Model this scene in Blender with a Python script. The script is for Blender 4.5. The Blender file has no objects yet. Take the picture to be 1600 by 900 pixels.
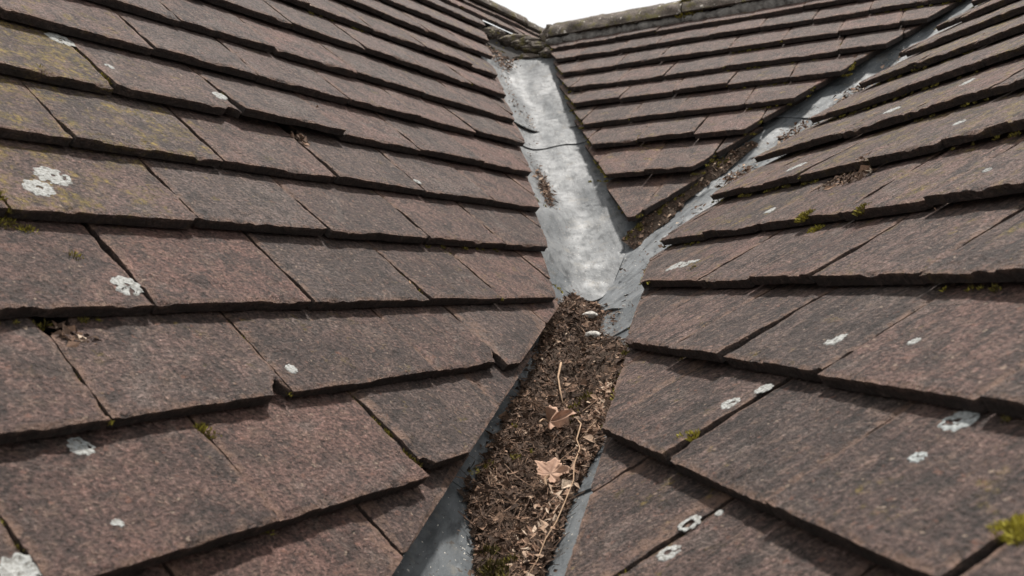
import bpy, math, random
import numpy as np
from mathutils import Vector, Matrix, noise
rad = math.radians
U = 0.1                      # one layout unit = one tile gauge = 0.1 m
Z0 = 5.0                     # height of the camera above the yard
C = bpy.context.scene.collection
sc = bpy.context.scene

# ------------------------------------------------------------------ camera
F, PITCH, ROLL = 1380.27, 0.0040427, -0.0133217
fw = Vector((0, math.cos(PITCH), math.sin(PITCH))); rt = Vector((1, 0, 0)); up = rt.cross(fw)
rt2 = math.cos(ROLL)*rt + math.sin(ROLL)*up; up2 = -math.sin(ROLL)*rt + math.cos(ROLL)*up
cam = bpy.data.cameras.new('camera'); camo = bpy.data.objects.new('camera', cam); C.objects.link(camo)
m = Matrix((rt2, up2, -fw)).transposed().to_4x4(); m.translation = (0, 0, Z0); camo.matrix_world = m
cam.sensor_width = 36; cam.lens = F/1600*36; cam.clip_start = 0.02; cam.clip_end = 500
cam.dof.use_dof = True; cam.dof.focus_distance = 0.98; cam.dof.aperture_fstop = 13.0
sc.camera = camo

# ------------------------------------------------------------------ light
SUN_AZ, SUN_EL = rad(26), rad(73)
world = bpy.data.worlds.new('World'); sc.world = world; world.use_nodes = True
wn = world.node_tree.nodes; wl = world.node_tree.links; wn.clear()
sky = wn.new('ShaderNodeTexSky'); sky.sky_type = 'NISHITA'; sky.sun_disc = False
sky.sun_elevation = SUN_EL; sky.sun_rotation = SUN_AZ; sky.air_density = 1.0; sky.dust_density = 4.0; sky.ozone_density = 1.0
hz = wn.new('ShaderNodeMix'); hz.data_type = 'RGBA'; hz.inputs[0].default_value = 0.86
hz.inputs[7].default_value = (14.2, 14.1, 13.9, 1)          # thin bright cloud veil
bg = wn.new('ShaderNodeBackground'); bg.inputs['Strength'].default_value = 0.057
wo = wn.new('ShaderNodeOutputWorld')
wl.new(sky.outputs[0], hz.inputs[6]); wl.new(hz.outputs[2], bg.inputs[0]); wl.new(bg.outputs[0], wo.inputs[0])
sun = bpy.data.lights.new('sun', 'SUN'); sun.energy = 4.4; sun.angle = rad(5.0); sun.color = (1.0, 0.955, 0.90)
suno = bpy.data.objects.new('sun', sun); C.objects.link(suno)
sd = Vector((math.cos(SUN_EL)*math.sin(SUN_AZ), math.cos(SUN_EL)*math.cos(SUN_AZ), math.sin(SUN_EL)))
suno.rotation_euler = sd.to_track_quat('Z', 'Y').to_euler(); suno.location = sd*20
vs = sc.view_settings; vs.view_transform = 'Standard'; vs.look = 'None'; vs.exposure = 0.50; vs.gamma = 1.0; vs.use_curve_mapping = False
sc.cycles.use_denoising = True

# ------------------------------------------------------------------ roof planes
PL = {  # azimuth of fall, pitch, plane distance, course-zero position, gauge
 'L': (2.13154636, 0.77038011, -3.95471524, -8.02199531, 0.99953705),
 'M': (3.65569034, 0.63525907, -6.93604058, -20.97829357, 0.98022667),
 'R': (4.47357935, 0.61015048, -2.38416973, -4.73593138, 1.12780801)}
FR = {}
for k, (az, t, d, s0, g) in PL.items():
    rv = np.array([math.sin(az-math.pi/2), math.cos(az-math.pi/2), 0])
    dv = np.array([math.cos(t)*math.sin(az), math.cos(t)*math.cos(az), -math.sin(t)])
    nv = np.array([math.sin(t)*math.sin(az), math.sin(t)*math.cos(az), math.cos(t)])
    FR[k] = (rv, dv, nv)
HD = 0.49                                     # deck lies this far under the tile arrises
STEP = 0.142; TH = 0.112                       # rise per course, tile thickness
def sag(k, s):                                # the right slope bends a little flatter higher up
    return -0.04*max(0.0, -1.2-s) if k == 'R' else 0.0
def P(k, r, s, h=0.0):                        # (along course, course number, height) -> layout point
    rv, dv, nv = FR[k]; az, t, d, s0, g = PL[k]
    return r*rv + (s0+s*g)*dv + (d+h)*nv
def W(X): return Vector((X[0]*U, X[1]*U, X[2]*U+Z0))
NS = np.array([FR[k][2] for k in 'LMR']); DS = np.array([PL[k][2] for k in 'LMR'])
J = np.linalg.solve(NS, DS-HD)                # the three decks meet here
def valley(a, b):
    v = np.cross(FR[a][2], FR[b][2]); v /= np.linalg.norm(v); v = v if v[2] > 0 else -v
    w = np.cross(v, [0, 0, 1]); w /= np.linalg.norm(w); return v, w, np.cross(w, v)
VAL = {'LM': valley('L', 'M'), 'LR': valley('L', 'R'), 'MR': valley('M', 'R')}
def deckc(k, val, a, b):                      # deck height over a valley line
    v, w, u = VAL[val]; n = FR[k][2]; q = v*a+w*b
    c = -(n@q)/(n@u)
    if k == 'R':
        s = ((J+q+u*c)@FR['R'][1]-PL['R'][3])/PL['R'][4]; c += sag('R', s)/(n@u)
    return c
def VP(val, a, b, c): v, w, u = VAL[val]; return J+v*a+w*b+u*c
def cut_r(k, val, wl_, s, h):                 # where a course crosses the vertical cut plane
    rv, dv, nv = FR[k]; w = VAL[val][1]; s0, g, d = PL[k][3], PL[k][4], PL[k][2]
    return (wl_ + J@w - (s0+s*g)*(dv@w) - (d+h)*(nv@w))/(rv@w)
def lat(k, val, r, s): return float((P(k, r, s)-J)@VAL[val][1])

# ------------------------------------------------------------------ helpers
def fbm(x, y, z=0.0, o=3): return noise.fractal(Vector((x, y, z)), 1.0, 2.0, o)
def nz(x, y, z=0.0): return noise.noise(Vector((x, y, z)))
def mesh(name, verts, faces, mat, parent=None, smooth=None, attrs=None):
    me = bpy.data.meshes.new(name); me.from_pydata(verts, [], faces); me.update()
    if smooth is True: me.polygons.foreach_set('use_smooth', [True]*len(me.polygons))
    elif isinstance(smooth, list): me.polygons.foreach_set('use_smooth', smooth)
    for an, vals in (attrs or {}).items():
        at = me.attributes.new(an, 'FLOAT', 'POINT'); at.data.foreach_set('value', vals)
    if mat: me.materials.append(mat)
    o = bpy.data.objects.new(name, me); C.objects.link(o)
    if parent: o.parent = parent
    return o
def empty(name, loc, rot=None):
    o = bpy.data.objects.new(name, None); C.objects.link(o); o.empty_display_size = 0.05
    mm = (rot or Matrix.Identity(3)).to_4x4(); mm.translation = loc; o.matrix_world = mm; return o
def tag(o, label=None, cat=None, group=None, kind=None):
    for a, b in (('label', label), ('category', cat), ('group', group), ('kind', kind)):
        if b: o[a] = b
    return o

# ------------------------------------------------------------------ materials
class NT:
    def __init__(s, name):
        s.m = bpy.data.materials.new(name); s.m.use_nodes = True; s.t = s.m.node_tree; s.n = s.t.nodes
        s.b = s.n['Principled BSDF']
    def add(s, ty, **kw):
        x = s.n.new(ty)
        for k, v in kw.items(): setattr(x, k, v)
        return x
    def link(s, a, b): s.t.links.new(a, b)
    def coord(s, out='Object', scale=(1, 1, 1), rnd=True):
        tc = s.add('ShaderNodeTexCoord'); mp = s.add('ShaderNodeMapping'); mp.inputs['Scale'].default_value = scale
        s.link(tc.outputs[out], mp.inputs[0])
        if rnd:
            oi = s.add('ShaderNodeObjectInfo'); mu = s.add('ShaderNodeVectorMath', operation='MULTIPLY'); mu.inputs[1].default_value = (37, 53, 11)
            s.link(oi.outputs['Random'], mu.inputs[0]); s.link(mu.outputs[0], mp.inputs['Location'])
        return mp.outputs[0]
    def noise(s, co, scale, detail=3, rough=0.55, dist=0.0):
        x = s.add('ShaderNodeTexNoise'); s.link(co, x.inputs['Vector'])
        x.inputs['Scale'].default_value = scale; x.inputs['Detail'].default_value = detail
        x.inputs['Roughness'].default_value = rough; x.inputs['Distortion'].default_value = dist; return x.outputs['Fac']
    def voro(s, co, scale, out='Color', feat='F1'):
        x = s.add('ShaderNodeTexVoronoi', feature=feat); s.link(co, x.inputs['Vector']); x.inputs['Scale'].default_value = scale; return x.outputs[out]
    def ramp(s, f, pts):
        x = s.add('ShaderNodeValToRGB'); cr = x.color_ramp
        while len(cr.elements) < len(pts): cr.elements.new(0.5)
        for e, (p, c) in zip(cr.elements, pts):
            e.position = p; e.color = (c, c, c, 1) if not isinstance(c, tuple) else (*c, 1)
        s.link(f, x.inputs[0]); return x.outputs[0]
    def mix(s, f, a, b, mode='MIX'):
        x = s.add('ShaderNodeMix', data_type='RGBA', blend_type=mode)
        for i, v in ((0, f), (6, a), (7, b)):
            if isinstance(v, (int, float)): x.inputs[i].default_value = v
            elif isinstance(v, tuple): x.inputs[i].default_value = (*v, 1)
            else: s.link(v, x.inputs[i])
        return x.outputs[2]
    def math(s, op, a, b=0.0):
        x = s.add('ShaderNodeMath', operation=op)
        for i, v in ((0, a), (1, b)):
            if isinstance(v, (int, float)): x.inputs[i].default_value = v
            else: s.link(v, x.inputs[i])
        return x.outputs[0]
    def attr(s, name, ty='GEOMETRY'):
        x = s.add('ShaderNodeAttribute', attribute_type=ty, attribute_name=name); return x.outputs['Fac']
    def bump(s, h, dist, strength=1.0, prev=None):
        x = s.add('ShaderNodeBump'); x.inputs['Distance'].default_value = dist; x.inputs['Strength'].default_value = strength
        s.link(h, x.inputs['Height'])
        if prev: s.link(prev, x.inputs['Normal'])
        return x.outputs[0]
    def done(s, col, rough, nrm=None, spec=0.3, metal=0.0):
        for nm, v in (('Base Color', col), ('Roughness', rough), ('Specular IOR Level', spec), ('Metallic', metal)):
            if isinstance(v, tuple): s.b.inputs[nm].default_value = (*v, 1)
            elif isinstance(v, (int, float)): s.b.inputs[nm].default_value = v
            else: s.link(v, s.b.inputs[nm])
        if nrm: s.link(nrm, s.b.inputs['Normal'])
        return s.m

def tile_material():
    t = NT('sanded_clay_tile'); co = t.coord(); cs = t.coord(scale=(1, 0.16, 1))
    tint = t.attr('tint', 'OBJECT'); moss = t.attr('moss', 'OBJECT'); stk = t.attr('streak', 'OBJECT')
    big = t.noise(co, 20, 5, 0.65, 0.4); mid = t.noise(co, 80, 5, 0.68, 0.3); fine = t.noise(co, 330, 4, 0.72); streak = t.noise(cs, 150, 4, 0.65)
    cell = t.voro(co, 460); sep = t.add('ShaderNodeSeparateColor'); t.link(cell, sep.inputs[0])
    base = t.ramp(tint, [(0.0, (0.150, 0.124, 0.118)), (0.3, (0.172, 0.126, 0.116)), (0.65, (0.192, 0.130, 0.116)), (1.0, (0.240, 0.140, 0.120))])
    worn = t.attr('worn', 'OBJECT'); bw = t.math('ADD', big, t.math('MULTIPLY', worn, 0.24))
    dark = t.mix(t.ramp(bw, [(0.46, 0.0), (0.72, 0.72)]), base, (0.068, 0.055, 0.052))
    oliv = t.mix(t.ramp(mid, [(0.50, 0.0), (0.66, 0.60)]), dark, (0.205, 0.155, 0.125))
    grey = t.mix(t.ramp(t.noise(co, 13, 5, 0.7, 0.8), [(0.54, 0.0), (0.64, 0.6)]), oliv, (0.185, 0.165, 0.155))
    blot = t.mix(t.ramp(t.noise(co, 30, 6, 0.72, 0.6), [(0.51, 0.0), (0.61, 0.72)]), grey, (0.048, 0.041, 0.039))
    k1 = t.math('MULTIPLY', t.ramp(streak, [(0.36, 1.0), (0.50, 0.0)]), t.math('ADD', t.math('MULTIPLY', stk, 0.60), 0.25))
    strk = t.mix(k1, blot, (0.040, 0.034, 0.032))
    k2 = t.math('MULTIPLY', t.ramp(streak, [(0.56, 0.0), (0.70, 1.0)]), t.math('ADD', t.math('MULTIPLY', stk, 0.38), 0.12))
    strk = t.mix(k2, strk, (0.27, 0.205, 0.18))
    g1 = t.ramp(fine, [(0.30, 0.06), (0.44, 0.74), (0.56, 1.22), (0.74, 2.5)])
    col = t.mix(1.0, strk, g1, 'MULTIPLY')
    gr = t.ramp(sep.outputs[0], [(0.0, 0.35), (0.5, 1.0), (0.88, 1.3), (1.0, 1.9)]); col = t.mix(0.5, col, t.mix(1.0, col, gr, 'MULTIPLY'))
    fl = t.ramp(t.noise(co, 190, 2, 0.5), [(0.70, 0.0), (0.73, 0.8)]); col = t.mix(fl, col, (0.42, 0.355, 0.285))          # crustose flecks
    pk = t.ramp(t.noise(co, 140, 4, 0.6), [(0.62, 0.0), (0.74, 0.75)]); col = t.mix(pk, col, (0.30, 0.165, 0.125))
    # moss and algae film, amount set per tile
    mm = t.math('ADD', t.noise(co, 36, 5, 0.68), t.math('MULTIPLY', moss, 0.24))
    mk = t.ramp(mm, [(0.67, 0.0), (0.78, 0.9)]); mk = t.math('MULTIPLY', mk, t.ramp(t.noise(co, 230, 4, 0.75), [(0.42, 0.0), (0.58, 1.0)]))
    mcol = t.mix(t.ramp(t.noise(co, 130, 3), [(0.35, 0.0), (0.65, 1.0)]), (0.10, 0.085, 0.020), (0.42, 0.33, 0.085)); col = t.mix(mk, col, mcol)
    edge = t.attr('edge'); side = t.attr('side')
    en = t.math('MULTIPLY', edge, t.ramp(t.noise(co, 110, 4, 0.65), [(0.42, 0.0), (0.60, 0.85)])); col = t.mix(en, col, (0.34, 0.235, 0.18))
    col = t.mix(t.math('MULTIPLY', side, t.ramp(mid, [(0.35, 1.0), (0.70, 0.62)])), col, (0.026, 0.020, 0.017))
    b1 = t.bump(mid, 0.007, 0.6); b2 = t.bump(fine, 0.0080, 1.0, b1); b3 = t.bump(sep.outputs[0], 0.0012, 0.5, b2)
    b3 = t.bump(streak, 0.0030, 0.5, b3)
    col = t.mix(1.0, col, (0.80, 0.715, 0.665), 'MULTIPLY')
    return t.done(col, 0.70, b3, 0.36)
def lead_material(name, c0, c1, rough, metal, speck=0.5):
    t = NT(name); co = t.coord(rnd=False)
    cx = t.add('ShaderNodeCombineXYZ'); t.link(t.math('MULTIPLY', t.attr('va'), 0.30), cx.inputs[0]); t.link(t.attr('vb'), cx.inputs[1]); run = cx.outputs[0]
    a = t.noise(run, 2.2, 5, 0.6, 0.5); st = t.noise(run, 9.0, 5, 0.65, 0.3); b = t.noise(co, 55, 5, 0.65); f = t.noise(co, 420, 3, 0.6)
    col = t.mix(t.ramp(a, [(0.34, 0.0), (0.66, 1.0)]), c0, c1)
    col = t.mix(t.ramp(st, [(0.50, 0.0), (0.66, 0.75)]), col, tuple(x*0.42 for x in c0))
    col = t.mix(t.ramp(st, [(0.30, 0.45), (0.40, 0.0)]), col, tuple(min(1, x*1.45) for x in c1))
    col = t.mix(t.ramp(b, [(0.50, 0.0), (0.70, 0.55)]), col, tuple(x*0.6 for x in c0))
    col = t.mix(t.ramp(t.noise(co, 24, 5, 0.75), [(0.56, 0.0), (0.70, 0.5)]), col, (0.17, 0.15, 0.12))
    col = t.mix(t.ramp(t.noise(co, 260, 2, 0.5), [(0.66, 0.0), (0.70, speck)]), col, (0.045, 0.035, 0.028))
    col = t.mix(t.ramp(t.noise(co, 330, 2, 0.5), [(0.69, 0.0), (0.72, speck)]), col, (0.55, 0.51, 0.44))
    r = t.ramp(b, [(0.3, rough-0.10), (0.7, rough+0.14)])
    n = t.bump(b, 0.003, 0.40); n = t.bump(f, 0.0008, 0.4, n)
    return t.done(col, r, n, 0.30, metal)
def flat_material(name, c0, c1, scale=120, rough=0.9, bump=0.002, var=None, spec=0.2):
    t = NT(name); co = t.coord(rnd=False)
    f = t.noise(co, scale, 4, 0.65); col = t.mix(t.ramp(f, [(0.3, 0.0), (0.7, 1.0)]), c0, c1)
    if var:
        at = t.add('ShaderNodeAttribute', attribute_type='GEOMETRY', attribute_name='tone')
        col = t.mix(t.ramp(t.noise(co, 380, 3), [(0.35, 0.0), (0.7, 0.45)]), t.ramp(at.outputs['Fac'], var), (0.06, 0.045, 0.035))
    return t.done(col, rough, t.bump(t.noise(co, scale*3, 4, 0.7), bump, 0.8), spec)
M_TILE = tile_material()
M_LEAD = lead_material('weathered_lead', (0.075, 0.081, 0.086), (0.16, 0.165, 0.167), 0.55, 0.0)
M_DARKLEAD = lead_material('dark_lead', (0.070, 0.078, 0.084), (0.13, 0.138, 0.143), 0.60, 0.0, 0.85)
M_MIDLEAD = lead_material('grey_lead', (0.085, 0.093, 0.10), (0.17, 0.178, 0.183), 0.45, 0.0, 0.6)
M_FELT = flat_material('roofing_felt', (0.020, 0.018, 0.017), (0.045, 0.040, 0.036))
M_MORTAR = flat_material('old_mortar', (0.10, 0.095, 0.088), (0.27, 0.255, 0.235), 90, 0.95, 0.006)
M_EARTH = flat_material('damp_leaf_mould', (0.040, 0.029, 0.022), (0.11, 0.078, 0.057), 180, 0.95, 0.006)
M_LITTER = flat_material('dry_litter', (0.1, 0.1, 0.1), (0.1, 0.1, 0.1), 200, 0.85, 0.001,
    [(0.0, (0.040, 0.026, 0.019)), (0.35, (0.100, 0.062, 0.043)), (0.65, (0.20, 0.118, 0.078)), (0.85, (0.36, 0.235, 0.16)), (1.0, (0.58, 0.46, 0.35))])
M_MOSS = flat_material('moss', (0.1, 0.1, 0.1), (0.1, 0.1, 0.1), 200, 0.9, 0.001,
    [(0.0, (0.045, 0.038, 0.010)), (0.5, (0.17, 0.14, 0.026)), (1.0, (0.52, 0.46, 0.07))])
def leaf_material():
    t = NT('dried_leaf'); co = t.coord(rnd=False); f = t.noise(co, 70, 4, 0.6)
    col = t.mix(t.ramp(f, [(0.3, 0.0), (0.7, 1.0)]), (0.22, 0.125, 0.085), (0.47, 0.305, 0.215))
    col = t.mix(t.math('MULTIPLY', t.attr('vein'), 0.85), col, (0.13, 0.075, 0.05))
    col = t.mix(t.ramp(t.noise(co, 190, 3), [(0.58, 0.0), (0.68, 0.6)]), col, (0.17, 0.10, 0.07))
    return t.done(col, 0.75, t.bump(f, 0.002, 0.6), 0.3)
M_LEAF = leaf_material()
M_STONE = flat_material('pale_stone', (0.26, 0.24, 0.215), (0.62, 0.60, 0.56), 100, 0.85, 0.003)
def lichen_material(name, c0, c1):
    t = NT(name); co = t.coord(rnd=False); f = t.noise(co, 420, 4, 0.7)
    col = t.mix(t.ramp(f, [(0.34, 0.0), (0.6, 1.0)]), c0, c1)
    return t.done(col, 0.95, t.bump(f, 0.0016, 0.9), 0.1)
M_LICHEN = lichen_material('white_lichen', (0.13, 0.125, 0.112), (0.37, 0.375, 0.362))
M_GREYLICHEN = lichen_material('grey_lichen', (0.16, 0.17, 0.165), (0.36, 0.38, 0.375))

# ------------------------------------------------------------------ tiles
def shape_tile(k, s_bot, left, right, seed, detail, chips=(), top_chip=None, lift=0.0, length=1.85):
    """left/right: functions s -> r.  Returns verts (r-rc, -(s-s_bot), h), faces, attrs, rc and a height function."""
    rng = random.Random(seed); g = PL[k][4]
    hb = sag(k, s_bot); hu = sag(k, s_bot-1)-STEP
    def zlin(s): return hb+lift + (hu-hb-lift)*(s_bot-s)
    st = s_bot-length
    nu, nvv = detail
    e = 0.035
    def spread(n, lo, hi):
        return np.concatenate([[0.0], [lo], np.linspace(lo, 1-hi, n-1)[1:-1], [1-hi], [1.0]])
    wid = max(0.25, right(s_bot)-left(s_bot))
    us = spread(nu, min(0.2, e/wid), min(0.2, e/wid)); vv = spread(nvv, 0.01, e/length)
    vv = vv**0.8
    ox, oy = rng.uniform(-50, 50), rng.uniform(-50, 50)
    camber = rng.uniform(-0.012, 0.02); warp = rng.uniform(-0.02, 0.02)
    rc = 0.5*(left(s_bot-0.5)+right(s_bot-0.5))
    ok = [q for q in np.linspace(st, s_bot, 60) if right(q)-left(q) > 0.03]
    s_lim = max(ok) if ok else s_bot
    if s_lim > s_bot-1e-6: s_lim = s_bot+1
    if ok: st = min(ok)
    def hfun(r, s):
        x, y = (r-rc)+ox, s+oy
        sp = fbm(x*2.6, y*2.6, 8.0, 3)-0.30
        spall = -0.014*min(1.0, max(0.0, sp*14))*min(1.0, max(0.15, 1.15-1.6*(s_bot-s)))
        return (zlin(s) + 0.012*fbm(x*1.6, y*1.6, 1.0, 2) + 0.008*fbm(x*7, y*6, 3.0, 3) + 0.0025*nz(x*24, y*20, 6.0) + spall
                + warp*(r-rc)*(1-(s_bot-s)) + camber*(0.25-(min(1.0, s_bot-s)-0.5)**2))
    R = np.zeros((len(vv), len(us))); S = R.copy(); Hh = R.copy()
    for j, v in enumerate(vv):
        for i, u in enumerate(us):
            r_b = left(s_bot)+(right(s_bot)-left(s_bot))*u
            sb = s_bot + 0.012*nz(r_b*1.3+ox, oy, 2) + 0.005*nz(r_b*8+ox, oy, 4) + 0.003*nz(r_b*25+ox, oy, 5)
            for (cr, cw, cd) in chips:
                q = abs(r_b-cr)/cw
                if q < 1: sb -= cd*(1-q*q)*(0.85+0.3*nz(r_b*20, oy, 7))
            sb = min(sb, s_lim)
            s = st+(sb-st)*v
            l, rr = left(s), right(s)
            if top_chip and s < s_bot-1+top_chip[1]:
                l = l+top_chip[0]*min(1.0, (s_bot-1+top_chip[1]-s)/top_chip[1]*1.6)*(1+0.25*nz(s*9, ox))
            if rr < l+0.012: rr = l+0.012
            l += 0.006*nz(s*6+ox, oy, 9)+0.004*nz(s*22, oy, 3); rr += 0.006*nz(s*6+ox, oy, 12)+0.004*nz(s*22, ox, 6)
            r = l+(rr-l)*u
            h = hfun(r, s)
            ed = (i in (0, len(us)-1)) or j == len(vv)-1
            ed2 = (i in (1, len(us)-2)) or j == len(vv)-2
            if ed: h -= 0.012+0.09*max(0.0, nz(r*3.1+ox, s*3.1+oy, 21)-.34) + 0.004*abs(nz(r*17, s*17, 4))
            elif ed2: h -= 0.001+0.03*max(0.0, nz(r*3.1+ox, s*3.1+oy, 21)-.34)
            R[j, i], S[j, i], Hh[j, i] = r, s, h
    nV, nU = R.shape
    verts = []; faces = []; edge = []; side = []; sm = []
    for j in range(nV):
        for i in range(nU):
            verts.append(((R[j, i]-rc)*U, -(S[j, i]-s_bot)*g*U, Hh[j, i]*U))
            b = (i in (0, nU-1)) or j == nV-1; b2 = (i in (1, nU-2)) or j == nV-2
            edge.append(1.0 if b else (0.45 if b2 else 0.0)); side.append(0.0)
    for j in range(nV-1):
        for i in range(nU-1):
            a = j*nU+i; faces.append((a, a+nU, a+nU+1, a+1)); sm.append(True)
    loop = [(j, 0) for j in range(nV)] + [(nV-1, i) for i in range(1, nU)] + [(j, nU-1) for j in range(nV-2, -1, -1)]
    rings = []
    for q, (dh, jit) in enumerate(((0.0, 0.0), (0.45, 0.006), (1.0, 0.005))):
        ring = []
        for (j, i) in loop:
            r, s, h = R[j, i], S[j, i], Hh[j, i]
            ht = h-(TH-0.02)*dh if q < 2 else zlin(s)-TH
            oo = jit*(nz(r*14+ox, s*14+oy, q*5.0)-0.25)
            rr2 = r + (oo if i == nU-1 else (-oo if i == 0 else 0)); ss2 = s+(oo if j == nV-1 else 0)
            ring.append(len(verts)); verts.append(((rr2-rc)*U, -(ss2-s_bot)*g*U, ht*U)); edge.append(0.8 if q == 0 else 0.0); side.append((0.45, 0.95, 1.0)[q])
        rings.append(ring)
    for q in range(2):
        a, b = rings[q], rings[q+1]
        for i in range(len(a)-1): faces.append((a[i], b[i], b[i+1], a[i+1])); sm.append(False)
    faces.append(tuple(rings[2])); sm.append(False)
    # object origin at the middle of the tail edge
    return verts, faces, sm, {'edge': edge, 'side': side}, rc, hfun

SLOPES = {}
def slope_root(k, label):
    az, t, d, s0, g = PL[k]; rv, dv, nv = FR[k]
    rot = Matrix((Vector(rv), Vector(-dv), Vector(nv))).transposed()
    o = empty('roof_slope', W(s0*dv+d*nv), rot); tag(o, label, 'roof'); SLOPES[k] = o; return o
TILES = []      # (slope, s_bot, left, right, object, rc, hfun)
def lay_row(k, row, s_bot, joints, left_cut, right_cut, detail_fn, mossf, specials={}):
    """joints: sorted r positions; left_cut/right_cut: (valley, lateral) or None"""
    g = PL[k][4]
    hb = sag(k, s_bot); hu = sag(k, s_bot-1)-STEP
    def zl(s): return hb+(hu-hb)*(s_bot-s)
    js = sorted(joints)
    for a, b in zip(js[:-1], js[1:]):
        seed = (ord(k)*7919+(row+20)*104729+int(round((a+40)*100))*31) & 0xffffff; rng = random.Random(seed)
        gap = (0.018+0.024*rng.random())*(0.5 if k == 'M' else 1.0); tw = rng.uniform(-0.016, 0.016)
        def left(s, a=a, gap=gap, tw=tw):
            v = a+gap+tw*(s-s_bot)
            for c in left_cut: v = max(v, cut_r(k, c[0], c[1], s, zl(s)))
            return v
        def right(s, b=b, tw=tw):
            v = b+tw*(s-s_bot)
            for c in right_cut: v = min(v, cut_r(k, c[0], c[1], s, zl(s)))
            return v
        ex = [s_bot-f for f in (0.0, 0.25, 0.5, 0.75, 0.95)]
        if max(right(s)-left(s) for s in ex) < 0.12: continue
        mid = P(k, 0.5*(a+b), s_bot-0.4); dist = math.hypot(*mid)
        chips = []; top_chip = None; lift = max(0.0, rng.gauss(0.005, 0.018)); ds = rng.gauss(0, 0.018)
        if rng.random() < 0.45: chips.append((rng.choice((a, b))+rng.uniform(-.05, .05), rng.uniform(.04, .10), rng.uniform(.02, .07)))
        if rng.random() < 0.30: chips.append((rng.uniform(a, b), rng.uniform(.05, .2), rng.uniform(.015, .04)))
        sp = specials.get(len([1 for q in js if q < a-1e-6]), {})
        for (rr_, w_, d_) in sp.get('chips', []): chips.append((rr_, w_, d_))
        top_chip = sp.get('top_chip'); lift += sp.get('lift', 0.0); ds = sp.get('ds', ds)
        verts, faces, sm, at, rc, hf = shape_tile(k, s_bot+ds, left, right, seed, detail_fn(dist), chips, top_chip, lift)
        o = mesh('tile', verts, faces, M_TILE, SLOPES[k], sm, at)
        o.location = (rc*U, -(s_bot+ds)*g*U, 0.0)
        tint = 0.15+0.8*rng.random(); o['tint'] = sp.get('tint', tint); o['streak'] = 1.0 if k == 'R' else 0.25; o['worn'] = rng.random(); o['moss'] = max(0.0, min(1.0, mossf(rc, s_bot)+rng.uniform(-.18, .18)))
        TILES.append((k, s_bot+ds, left, right, o, rc, hf))
def detail(dist):
    if dist < 8: return (84, 66)
    if dist < 10: return (56, 46)
    if dist < 14: return (30, 26)
    return (16, 13)
def extend(js, lo, hi, w, seed):
    rng = random.Random(seed); js = sorted(js)
    while js[0] > lo: js.insert(0, js[0]-w+rng.uniform(-.03, .03))
    while js[-1] < hi: js.append(js[-1]+w+rng.uniform(-.03, .03))
    return js

# left slope
slope_root('L', 'steep brown tiled roof slope filling the left side, with white lichen rosettes')
LJ = {8: [2.5], 7: [1.55, 3.15, 4.75], 6: [0.85, 2.42, 3.91, 5.47], 5: [1.68, 3.25, 4.75, 6.55, 7.73], 4: [2.45, 4.07, 5.65, 7.35, 8.75], 3: [3.42, 5.06, 6.63, 8.32, 10.01],
      2: [4.35, 5.91, 7.55, 9.18, 10.83], 1: [5.21, 6.77, 8.42, 10.02, 11.66], 0: [4.53, 6.19, 7.69, 9.31, 10.9, 12.5],
      -1: [5.45, 7.06, 8.59, 10.23, 11.93, 13.41], -2: [9.66, 11.33, 12.86, 14.48], -3: [10.78, 12.4, 13.95, 15.57], -4: [13.55, 15.0, 16.62],
      -5: [12.75, 14.35, 16.04, 17.65], -6: [15.2, 16.85, 18.5], -7: [17.6, 19.3, 20.9], -8: [18.5, 20.1]}
LS = {4: 4.03, 1: 1.01, 0: -0.01, -1: -0.95, -2: -2.0, -3: -3.03, -4: -4.06, -5: -5.1, -6: -6.2, -7: -7.0, -8: -7.75}
LEND = {4: 10.05, 3: 11.15, 2: 12.14, 1: 13.09, 0: 14.09, -1: 14.85, -2: 15.73, -3: 16.55, -4: 17.51, -5: 18.46, -6: 19.5}
def mossL(r, s):   # greener towards the upper left of what the photo shows
    q = max(0, 1-abs(r-4.2)/2.6)*max(0, 1-abs(s-1.3)/2.6)*1.3
    return q+(0.42 if s < -2 else 0.12)
LSP = {5: {1: {'top_chip': (0.20, 0.18), 'chips': [(4.66, 0.10, 0.17)], 'tint': 0.45}, 2: {'tint': 0.6}, 3: {'chips': [(7.66, .09, .12)], 'ds': -0.03}},
       4: {1: {'tint': 0.95}, 2: {'tint': 0.05}, 3: {'tint': 0.55}, 4: {'tint': 0.75}}, 3: {1: {'tint': 0.05}, 2: {'tint': 0.5}},
       2: {0: {'tint': 0.2}, 2: {'top_chip': (0.22, 0.16)}}, 1: {0: {'chips': [(6.66, .12, .10)]}, 1: {'lift': 0.05, 'chips': [(7.75, .3, .05)]}},
       6: {3: {'ds': -0.10, 'lift': 0.03, 'chips': [(5.5, .12, .10)]}}}
for row in range(8, -9, -1):
    s = LS.get(row, float(row))
    lo = {8: -1.5, 7: -1.5, 6: -1.0, 5: 0.0}.get(row, 1.2 if row > 2 else (2.6 if row > 0 else 3.0-1.3*row))
    rc_ = []
    if row >= 4: rc_.append(('LR', {6: -0.33, 7: -0.40, 8: -0.42}.get(row, -0.30)))
    if row <= 5: rc_.append(('LM', lat('L', 'LM', LEND[row], s) if row in LEND else -0.70))
    if row <= -7: rc_ = []
    hi = 25.0 if row <= -7 else (20.5 if row <= -4 else 17.0)
    # the special index counts joints to the left of the tile among the traced ones
    js = LJ[row]; n0 = len([1 for q in extend(js, lo, hi, 1.63, 5) if q < js[0]-1e-6])
    sp = {i+n0: v for i, v in LSP.get(row, {}).items()}
    lay_row('L', row, s, extend(js, lo, hi, 1.63, 5), [], rc_, detail, mossL, sp)

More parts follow.
